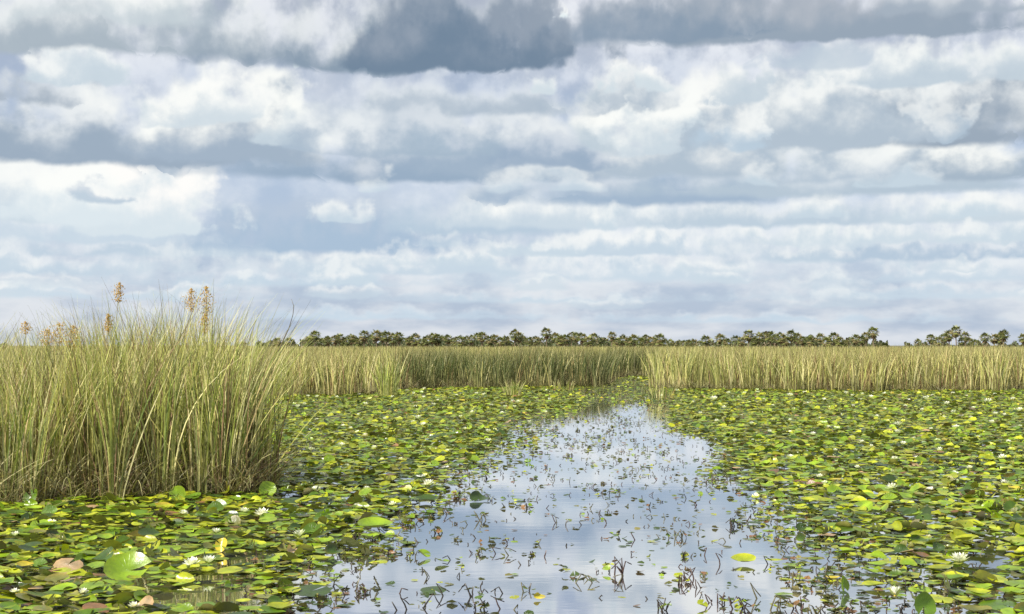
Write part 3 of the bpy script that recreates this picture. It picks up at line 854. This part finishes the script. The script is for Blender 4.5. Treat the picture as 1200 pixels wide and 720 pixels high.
# pads singled out in the photograph: x, y, width in px, kind, colour, tilt, tilt direction, label, short name used by neighbours' labels
SPECIAL = [
    (152, 670, 54, "cupped", "bright green", .62, 0.0, "largest upturned glossy green lily pad, standing on edge at the lower left", "largest upturned pad"),
    (82, 664, 38, "domed", "tan", .45, 0.3, "tan ribbed lily pad folded over like a shell, lower left", "tan shell-like pad"),
    (262, 642, 18, "upturned", "yellow", 1.0, 0.2, "small yellow leaf standing upright beside the left mat's open water", "upright yellow leaf"),
    (163, 627, 26, "folded", "yellow", .12, 1.0, "curled orange-yellow lily pad below the reeds, right of the dark rolled leaf", "curled orange pad"),
    (508, 689, 32, "flat", "dark green", .12, 0.0, "dark oval pad floating alone at the bottom left of the open water", "lone dark oval pad"),
    (497, 649, 17, "folded", "bright green", .5, 0.5, "small folded bright green leaf alone in the open water, left side", "small folded green leaf"),
    (518, 657, 20, "cupped", "bright green", .2, 2.0, "small cupped green pad just right of another folded leaf in open water", None),
    (608, 584, 17, "flat", "bright green", .05, 2.0, "small flat bright green pad lying alone left of the channel's middle", "small flat channel pad"),
    (870, 656, 32, "cupped", "yellow-green", .15, 0.0, "cupped yellow-green pad afloat at the right side of the open channel", "cupped yellow-green pad"),
    (985, 688, 20, "upturned", "bright green", 1.2, 0.4, "bright green leaf standing upright in the lower right water", "upright bright green leaf"),
    (937, 620, 13, "cupped", "dark green", .9, 0.2, "small round dark pad on edge above the right-hand water", None),
    (913, 633, 17, "flat", "dark green", .1, 1.0, "small flat dark green pad in the right-hand water", None),
    (1110, 691, 40, "folded", "mid green", .2, 1.5, "wide folded mid green pad near the bottom right corner", "wide folded pad"),
    (1080, 712, 30, "upturned", "mid green", .7, 0.0, "upturned mid green pad at the bottom edge, right of the white bud", None),
    (1170, 705, 50, "flat", "mid green", .1, 0.0, "broad flat pad in the bottom right corner", "broad corner pad"),
    (1150, 655, 55, "cupped", "mid green", .15, 3.0, "broad cupped pad right of the big white flower", None),
    (1097, 645, 16, "upturned", "dark green", 1.0, 0.5, "dark leaf standing on edge left of the big white flower", None),
    (500, 585, 30, "cupped", "dark green", .12, 0.0, "dark green cupped pad just under the bright left fringe flower", None),
    (562, 583, 26, "curled", "dark green", .12, 0.2, "dark curled pad on the left fringe of the channel", "dark curled fringe pad"),
    (440, 615, 42, "cupped", "bright green", .12, 0.0, "wide bright green cupped pad on the left mat's watery edge", "wide cupped edge pad"),
    (366, 690, 46, "flat", "dark green", .15, 0.2, "long dark pad at the bottom left edge of the water", None),
    (40, 588, 24, "upturned", "mid green", 1.0, 0.0, "round green pad standing upright at the foot of the sawgrass, far left", "upright pad under the sawgrass"),
    (210, 583, 22, "upturned", "bright green", .9, 0.3, "bright upright pad at the foot of the sawgrass stand's middle", None),
    (315, 578, 22, "upturned", "bright green", .9, 5.9, "bright green pad raised at the right foot of the sawgrass stand", None),
    (632, 699, 15, "folded", "yellow", .2, 0.0, "narrow orange-brown leaf floating in the bottom centre water", "orange floating leaf"),
    (822, 708, 14, "curled", "yellow-green", .6, 0.5, "small curled yellow-green leaf by the stems at the bottom, right of centre", None),
    (340, 585, 34, "domed", "dark green", .2, 0.0, "broad dark pad in the shade right of the sawgrass's foot", None),
    (195, 640, 40, "flat", "bright green", .1, 0.0, "wide bright flat pad in the left mat between orange pad and white flowers", None),
    (1030, 572, 30, "flat", "bright green", .2, 0.0, "bright flat pad just in front of the right mat's brightest flower", None),
]
LAND = [(226, 666, "flower beside the upturned pad"), (308, 608, "flower below the sawgrass"), (502, 572, "white flower of the left fringe"),
        (1122, 663, "big lower-right flower"), (1047, 705, "round white bud"), (1044, 575, "right mat's brightest flower"), (460, 596, "drooping pale flower"),
        (959, 564, "half-open flower by the channel"), (400, 527, "high flower in left mat"), (1175, 571, "flower near right edge"), (728, 668, "tallest branching stem")]
LAND += [(s[0], s[1], s[8]) for s in SPECIAL if s[8]]


def direction(px, py, lx, ly):
    dx, dy = px - lx, (py - ly) * 2.0
    if abs(dx) > abs(dy): return "right of" if dx > 0 else "left of"
    return "in front of" if dy > 0 else "behind"


def near_land(px, py, skip=None):
    L_ = [l for l in LAND if l[2] != skip]
    l = min(L_, key=lambda l: (px - l[0]) ** 2 + ((py - l[1]) * 2) ** 2)
    return l, math.hypot(px - l[0], (py - l[1]) * 2)


def unique_labels(items, ends=""):
    """items: (object, px, py, look). Look + where + how far from the nearest landmark, no two alike"""
    groups = {}
    for o, px, py, look in items:
        l, dist = near_land(px, py)
        groups.setdefault("%s %s the %s" % (look, direction(px, py, l[0], l[1]), l[2]), []).append((dist, o))
    for k, v in groups.items():
        v.sort(key=lambda t: t[0])
        for i, (d_, o) in enumerate(v):
            o["label"] = k if len(v) == 1 else k + (", nearest" if i == 0 else ", %s nearest" % (ORD[i] if i < 20 else "%dth" % (i + 1)))


# clear the ground under the singled-out pads, then choose the 300 largest in view
mask = np.ones(N, bool)
for s in SPECIAL:
    mask &= ~((np.abs(PX - s[0]) < s[2] * .45) & (PY - s[1] > -s[2] * .12) & (PY - s[1] < s[2] * .30))
big = RAD * F / YY * (PY - HZ) / 300 * np.where(np.isin(KI, [1, 3, 4, 5]), 1.3, 1)
big = RAD * F / YY
big[(PX < 6) | (PX > 1194) | (PY > 716) | ~mask] = 0
NIND = 300 - len(SPECIAL)
ind = set(np.argsort(-big)[:NIND].tolist())
g = Geo()
items = []
POSE = {"flat": "flat", "cupped": "cupped", "domed": "drooping", "folded": "folded", "curled": "curled", "upturned": "tilted"}
for i in range(N):
    if not mask[i]: continue
    lod = 0 if YY[i] < 15 else 1 if YY[i] < 26 else 2
    V, Fs, C, pol = one_pad(KN[KI[i]], lod, int(VI[i]), RAD[i], YAW[i], TILT[i], TDIR[i], CV[CI[i]], CR[i])
    if i in ind:
        q1 = Geo(); q1.add(V, Fs, C, pol)
        o = link("lily_pad", q1.mesh("lily_pad", True), M_PAD, loc=(XX[i], YY[i], Z[i]), category="lily pad", group="lily pads floating on the water")
        sz = "small" if RAD[i] < .082 else "wide" if RAD[i] > .092 else "middling"
        items.append((o, PX[i], PY[i], "%s %s %s pad" % (sz, POSE[KN[KI[i]]], PCN[CI[i]])))
    else:
        g.add(V + np.array([XX[i], YY[i], Z[i]]), Fs, C, pol)
unique_labels(items)
link("lily_pad_mat", g.mesh("lily_pad_mat", True), M_PAD, kind="stuff", label="thousands of smaller lily pads carpeting the water on both sides of the channel", category="lily pads")
for k, (px, py, wpx, kd, cn, tl, td, lab, nm) in enumerate(SPECIAL):
    x, y = wpt(px, py + (wpx * .12 if tl < .5 else wpx * .2))
    rad = wpx * .5 * y / F
    V, Fs, C, pol = one_pad(kd, 0, k * 3, rad, k * 1.3, tl, td, PADC[cn], (.2, 1.05))
    q1 = Geo(); q1.add(V, Fs, C, pol)
    link("lily_pad", q1.mesh("lily_pad", True), M_PAD, loc=(x, y, .01 + rad * math.sin(tl) * .75), label=lab, category="lily pad", group="lily pads floating on the water")


# ============================================================ water lily flowers
def petal(geo, yaw, elv, L, wd, c, cup=.25, lift=0.0):
    ts = (0, .35, .7, 1.0); ws = (.35, .95, .8, .04)
    V = []
    for t, q_ in zip(ts, ws):
        r_ = L * t * math.cos(elv) * (1 - .12 * t); z = L * t * math.sin(elv) + cup * L * t * t * .5 + lift
        for s in (-1, 0, 1):
            a = np.array([r_, s * wd * q_ * .5, z + abs(s) * wd * q_ * .18])
            V.append([a[0] * math.cos(yaw) - a[1] * math.sin(yaw), a[0] * math.sin(yaw) + a[1] * math.cos(yaw), a[2]])
    Fs = np.array([[3 * i + j, 3 * i + j + 1, 3 * i + j + 4, 3 * i + j + 3] for i in range(3) for j in range(2)])
    geo.add(V, Fs, c)


def flower_meshes(openness, seed):
    r_ = np.random.default_rng(seed)
    gp, gs, ge = Geo(), Geo(), Geo()
    for ring, (n, e0, L) in enumerate(((8, .18, 1.0), (8, .55, .93), (6, .95, .78))):
        e1 = e0 * (1 - (1 - openness) * 0) + (1 - openness) * (1.25 - e0) * .8
        for k in range(n):
            petal(gp, TAU * (k + .5 * ring) / n + r_.uniform(-.1, .1), e1 + r_.uniform(-.08, .08), L * r_.uniform(.92, 1.06), .34, np.array([.84, .84, .80]) * r_.uniform(.94, 1.05))
    for k in range(4): petal(ge, TAU * k / 4 + .4, .02 + (1 - openness) * .7, 1.02, .42, (.30, .34, .12), lift=-.04)
    for k in range(22):
        a = k * 2.4; rr = .18 * math.sqrt(k / 22)
        p0 = np.array([math.cos(a) * rr, math.sin(a) * rr, .05]); p1 = p0 * np.array([1.5, 1.5, 1]) + np.array([0, 0, .34])
        s_ = np.array([-math.sin(a), math.cos(a), 0]) * .035
        gs.add([p0 - s_, p0 + s_, p1 + s_ * .6, p1 - s_ * .6], np.array([[0, 1, 2, 3]]), (.75, .52, .05))
    return gp.mesh("petals"), gs.mesh("stamens"), ge.mesh("sepals")


FM = {"wide open": [flower_meshes(1.0, 1), flower_meshes(.92, 2)], "half-open": [flower_meshes(.5, 3), flower_meshes(.6, 4)], "closed": [flower_meshes(.05, 5)]}
FL = [(308, 608, 24), (226, 666, 26), (246, 668, 18), (117, 583, 14), (254, 630, 12), (287, 603, 16), (216, 608, 14), (63, 616, 14), (248, 561, 12), (159, 717, 18),
    (502, 572, 19), (460, 596, 13), (400, 527, 10), (365, 532, 10), (439, 527, 10), (524, 532, 9), (572, 521, 9), (530, 526, 8), (352, 635, 18), (430, 578, 11), (508, 525, 8),
    (959, 564, 12), (1044, 575, 20), (1047, 541, 13), (1073, 540, 11), (978, 532, 8), (1057, 524, 9), (1173, 539, 14), (1175, 571, 13), (1119, 568, 10), (1009, 521, 10), (1122, 663, 32),
    (1047, 706, 20), (965, 571, 10), (361, 467, 6), (372, 467, 6), (395, 467, 7), (421, 464, 6), (460, 467, 7), (467, 458, 5), (477, 459, 6), (485, 463, 7), (497, 457, 6), (496, 467, 7), (535, 465, 6),
    (558, 463, 6), (567, 465, 6), (611, 458, 5), (601, 472, 9), (607, 474, 7), (592, 479, 7), (576, 477, 6), (553, 485, 6), (508, 477, 7), (513, 471, 6), (487, 479, 7), (451, 493, 8), (484, 499, 7),
    (490, 492, 9), (496, 501, 8), (349, 480, 8), (357, 475, 6), (371, 495, 7), (428, 476, 7), (402, 501, 8), (411, 505, 7), (572, 509, 9), (588, 486, 7), (603, 480, 6), (640, 459, 5), (644, 471, 6),
    (748, 445, 4), (775, 465, 6), (793, 460, 6), (836, 471, 11), (853, 463, 6), (888, 462, 7), (895, 470, 6), (872, 463, 6), (848, 481, 7), (839, 495, 8), (901, 509, 9), (893, 486, 6), (812, 473, 6),
    (925, 466, 9), (942, 462, 6), (965, 471, 6), (975, 466, 6), (991, 463, 7), (998, 465, 8), (1007, 471, 7), (1010, 463, 6), (1020, 468, 7), (1044, 462, 6), (1036, 464, 6), (1064, 471, 8),
    (1085, 469, 10), (1092, 465, 7), (1109, 475, 10), (1117, 486, 8), (1116, 463, 6), (1132, 466, 7), (1157, 474, 12), (1165, 464, 7), (1186, 469, 9), (1194, 484, 9), (1176, 489, 8), (1165, 487, 7),
    (1137, 492, 8), (1119, 504, 11), (1161, 498, 9), (1052, 501, 13), (1080, 484, 7), (1027, 490, 7), (985, 489, 6), (999, 477, 7), (952, 512, 9), (925, 495, 7), (1194, 502, 9), (1036, 482, 7),
    (1050, 510, 9), (330, 512, 8), (352, 551, 10), (379, 561, 9), (407, 549, 9), (470, 541, 8), (545, 505, 7), (620, 497, 6), (860, 520, 7), (925, 540, 8), (1100, 530, 10), (1135, 552, 11), (1003, 551, 9),
    (880, 500, 7), (960, 492, 7), (1090, 505, 8), (1145, 515, 9), (1020, 527, 8), (20, 634, 12), (100, 702, 14), (185, 597, 10), (20, 700, 14), (450, 512, 7), (420, 489, 6), (540, 492, 6),
    (905, 478, 6), (930, 482, 6), (946, 474, 6), (1060, 478, 7), (1140, 480, 8), (1105, 492, 8), (970, 503, 7), (1070, 516, 8), (1180, 520, 9), (820, 487, 6), (868, 489, 6), (640, 485, 5)]
fitems = []
fr_ = np.random.default_rng(5)
FIX = {(308, 608): "wide white water lily flower floating just below the sawgrass's right foot", (226, 666): "open white water lily flower right of the largest upturned pad",
       (502, 572): "bright white flower on the left fringe of the channel", (1122, 663): "biggest open white flower, among pads near the lower right corner",
       (1047, 706): "round closed white bud standing at the bottom right edge of the water", (1044, 575): "brightest flower in the middle of the right lily mat",
       (460, 596): "pale drooping flower on the left mat's edge", (959, 564): "half-open flower right of the channel with a green leaf beside it",
       (400, 527): "flower high in the left mat, left of the channel", (1175, 571): "flower near the right edge of the photo, half way up the mat"}
for k, (px, py, wpx) in enumerate(FL):
    st = "closed" if (px, py) in ((1047, 706),) else "half-open" if fr_.uniform() < .4 and wpx < 20 else "wide open"
    x, y = wpt(px, py + wpx * .15)
    rad = wpx * .5 * y / F * (1.0 if st == "wide open" else 1.25)
    root = link("water_lily_flower", None, loc=(x, y, .028 + fr_.uniform(.01, .04)), rotz=fr_.uniform(0, TAU), category="flower", group="white water lily flowers")
    root.rotation_euler[0] = fr_.uniform(-.2, .3)
    a, b, c_ = FM[st][k % len(FM[st])]
    if wpx < 11: parts = (("petals", a, M_PETAL),)
    else: parts = (("petals", a, M_PETAL), ("stamens", b, M_SEED), ("sepals", c_, M_PETAL))
    for nm, me_, mt in parts:
        o = link(nm, me_, mt, root); o.scale = (rad, rad, rad)
    if (px, py) in FIX: root["label"] = FIX[(px, py)]
    else:
        if py < 520:
            zone = "in the left mat" if px < 690 else "in the right mat"
            row = "at the foot of the reeds" if py < 469 else "in the far rows" if py < 489 else "in the middle rows"
            fitems.append((root, px, "%s white flower %s %s" % ("larger" if wpx > 8 else "small", row, zone), py))
        else: fitems.append((root, px, None, py, "%s %s flower" % ("small" if wpx < 12 else "large", st)))
gr = {}
for it in fitems:
    if it[2]: gr.setdefault(it[2], []).append(it)
for k_, v in gr.items():
    v.sort(key=lambda t: t[1])
    for i, it in enumerate(v): it[0]["label"] = k_ if len(v) == 1 else k_ + ", %s from left" % (ORD[i] if i < 20 else ["twenty-first", "twenty-second", "twenty-third", "twenty-fourth", "twenty-fifth"][(i - 20) % 5])
unique_labels([(it[0], it[1], it[3], it[4]) for it in fitems if not it[2]])


# ============================================================ bent stems and young leaves out of the open water
STEMC = [(.020, .015, .009), (.035, .026, .015), (.09, .08, .03), (.05, .025, .017)]


def stem_thing(px, py, s, seed, kind):
    r_ = np.random.default_rng(seed)
    x, y = wpt(px, py)
    strands, leaves = [], []; c = STEMC[r_.integers(0, 4)]
    look = ""
    rad = .0042 * (1 + s * 3)
    def strand(x0, y0, hh, lean, kink):
        p = [np.array([x0, y0, -.02])]
        m_ = np.array([x0 + lean * hh * .8, y0 + r_.normal(0, .01), hh])
        p.append(p[0] * .5 + m_ * .5 + r_.normal(0, .004, 3)); p.append(m_)
        e = m_ + np.array([kink * hh, r_.normal(0, .02), -hh * r_.uniform(.25, 1.0)])
        if abs(kink) > .1: p.append(m_ * .5 + e * .5 + r_.normal(0, .004, 3)); p.append(e)
        g = Geo(); tube(g, p, np.linspace(rad, rad * .6, len(p)), c, 5); strands.append(g)
        return p[-1]
    lean = r_.choice([-1, 1]) * r_.uniform(.35, 1.15)
    if kind == "bent":
        strand(0, 0, s, lean, -lean * r_.uniform(.5, 1.6)); look = "%s-kinked stem" % ("right" if lean > 0 else "left")
    elif kind == "straight":
        strand(0, 0, s, lean * .6, 0); look = "thin %s-leaning stem" % ("right" if lean > 0 else "left")
    elif kind == "arched":
        strand(0, 0, s * .6, lean, lean * 1.2); strand(lean * s * 2.4, 0, s * .25, -lean, 0); look = "low arched stem"
    else:
        n = r_.integers(3, 6)
        for k in range(n): strand(r_.normal(0, s * .35), r_.normal(0, s * .35), s * r_.uniform(.4, 1), r_.uniform(-1, 1), r_.uniform(-.9, .9))
        look = "tangle of %s stems" % ["three", "four", "five"][n - 3]
    leaf = kind == "tangle" or r_.uniform() < .45
    root = link("bent_stem", None, loc=(x, y, 0), rotz=0, category="stem", group="broken stems poking out of the open water")
    for g in strands: link("stem", g.mesh("stem"), M_STEM, root)
    if leaf:
        nl = r_.integers(1, 3) if kind != "tangle" else r_.integers(2, 5)
        for k in range(nl):
            kd = ["folded", "curled", "upturned", "cupped"][r_.integers(0, 4)]
            colr = PADC[["bright green", "yellow-green", "olive", "brown", "dark green", "mid green"][r_.integers(0, 6)]]
            V, Fs, C, pol = one_pad(kd, 1, int(r_.integers(0, 99)), min(s, .07) * r_.uniform(.25, .5), r_.uniform(0, TAU), r_.uniform(.1, .6), r_.uniform(0, TAU), colr, (r_.uniform(), 1))
            gl = Geo(); gl.add(V + np.array([r_.normal(0, s * .6), r_.normal(0, s * .6), s * r_.uniform(.1, .6)]), Fs, C, pol)
            link("young_leaf", gl.mesh("young_leaf", True), M_PAD, root)
        if kind != "tangle": look = "leafy " + look
    return root, px, py, look


HAND = [(614, 692, .06, "bent"), (672, 682, .06, "bent"), (696, 682, .05, "bent"), (728, 672, .13, "tangle"), (653, 612, .07, "bent"), (690, 596, .05, "bent"), (693, 610, .05, "arched"), (711, 600, .05, "arched"),
    (630, 637, .04, "bent"), (759, 594, .05, "bent"), (745, 632, .06, "bent"), (784, 630, .07, "bent"), (797, 630, .08, "tangle"), (804, 652, .05, "tangle"), (824, 650, .06, "bent"), (843, 660, .08, "bent"),
    (804, 676, .09, "tangle"), (797, 684, .07, "tangle"), (817, 688, .06, "bent"), (780, 714, .10, "tangle"), (887, 700, .10, "bent"), (804, 584, .08, "arched"), (741, 550, .05, "straight"), (693, 571, .05, "bent"),
    (686, 568, .04, "arched"), (391, 685, .06, "bent"), (448, 688, .08, "bent"), (417, 692, .08, "bent"), (484, 712, .11, "tangle"), (521, 697, .08, "bent"), (591, 694, .07, "arched"), (588, 712, .07, "bent"), (553, 698, .09, "tangle"),
    (653, 612, .05, "straight"), (598, 650, .06, "bent"), (595, 636, .04, "bent"), (582, 648, .05, "bent"), (560, 648, .06, "tangle"), (565, 712, .06, "tangle"), (521, 592, .06, "straight"), (562, 609, .09, "tangle"),
    (512, 624, .08, "tangle"), (525, 603, .07, "bent"), (540, 665, .04, "straight"), (858, 616, .08, "tangle"), (872, 612, .08, "bent"), (850, 634, .05, "arched"), (900, 660, .06, "bent"), (930, 680, .09, "tangle"),
    (965, 672, .08, "bent"), (843, 706, .08, "tangle"), (870, 712, .09, "tangle"), (905, 712, .10, "tangle"), (935, 712, .08, "tangle"), (1006, 655, .06, "straight"), (1070, 690, .07, "tangle"), (880, 716, .09, "bent"), (955, 718, .09, "tangle")]
hr = np.random.default_rng(77)
tries = 0
SL = list(HAND)
while len(SL) < 290 and tries < 20000:
    tries += 1
    py = 476 + 244 * hr.uniform() ** .9
    l0, l1, r0, r1 = (np.interp(py, RY, k) for k in (XL, XSL, XSR, XR))
    px = hr.uniform(l0 - 10, r1 + 10)
    if px > 1190: continue
    d_ = float(rho(np.array([px]), np.array([py]))[0])
    central = np.interp(py, [476, 520, 600, 660, 720], [.9, .85, .45, .2, .12])
    lumpy = .5 + .5 * math.sin(px * .045 + 2.2 * math.sin(py * .06)) * math.sin(py * .13 + px * .02)
    pacc = (central if d_ < .04 else (1.0 if d_ < .6 else .3)) * lumpy ** 1.8
    if hr.uniform() > pacc: continue
    if any(abs(px - a[0]) < 5 and abs(py - a[1]) < 3 for a in SL): continue
    kd = hr.choice(["bent", "straight", "arched", "tangle"], p=[.30, .07, .18, .45] if d_ > .04 else [.40, .10, .2, .30])
    SL.append((px, py, hr.uniform(.022, .062), kd))
unique_labels([stem_thing(a, b, s_, 900 + i, kd) for i, (a, b, s_, kd) in enumerate(SL)])
# the finer litter of the fringe and the head of the channel: scraps too small to tell apart
g = Geo()
n = 0
while n < 8000:
    py = 462 + 260 * hr.uniform() ** 1.7
    l0, l1, r0, r1 = (np.interp(py, RY, k) for k in (XL, XSL, XSR, XR))
    px = hr.uniform(l0 - 60, r1 + 60)
    d_ = float(rho(np.array([px]), np.array([py]))[0])
    want = np.interp(py, [462, 480, 520, 600, 720], [1, .8, .55, .16, .04]) if d_ < .03 else (1 if d_ < .75 else .3)
    lumpy = .5 + .5 * math.sin(px * .05 + 2 * math.sin(py * .07)) * math.sin(py * .15 + px * .017)
    if hr.uniform() > want * (.15 + .85 * lumpy ** 1.5): continue
    n += 1
    x, y = wpt(px, py)
    if hr.uniform() < .27:
        hh = hr.uniform(.012, .045); l_ = hr.uniform(-.9, .9) * hh; c = np.array(STEMC[hr.integers(0, 4)]) * 1.2
        p0 = np.array([x, y, -.01]); p1 = p0 + [l_, 0, hh]; p2 = p1 + [-l_ * hr.uniform(-.3, 1.3), 0, -hh * hr.uniform(0, .8)]
        tube(g, [p0, p1, p2], [.005, .0045, .003], c, 3)
    else:
        kd = ["folded", "curled", "flat", "domed"][hr.integers(0, 4)]
        V, Fs, C, pol = one_pad(kd, 2, int(hr.integers(0, 99)), hr.uniform(.012, .042), hr.uniform(0, TAU), hr.uniform(0, .3), hr.uniform(0, TAU), CV[hr.choice([0, 1, 2, 3, 3, 3, 5, 7])], (hr.uniform(), 1))
        g.add(V + np.array([x, y, .005]), Fs, C, pol)
link("floating_litter", g.mesh("floating_litter", True), M_PAD, kind="stuff", label="scraps of stems and leaf bits floating along the channel's edges and far end", category="water plants")
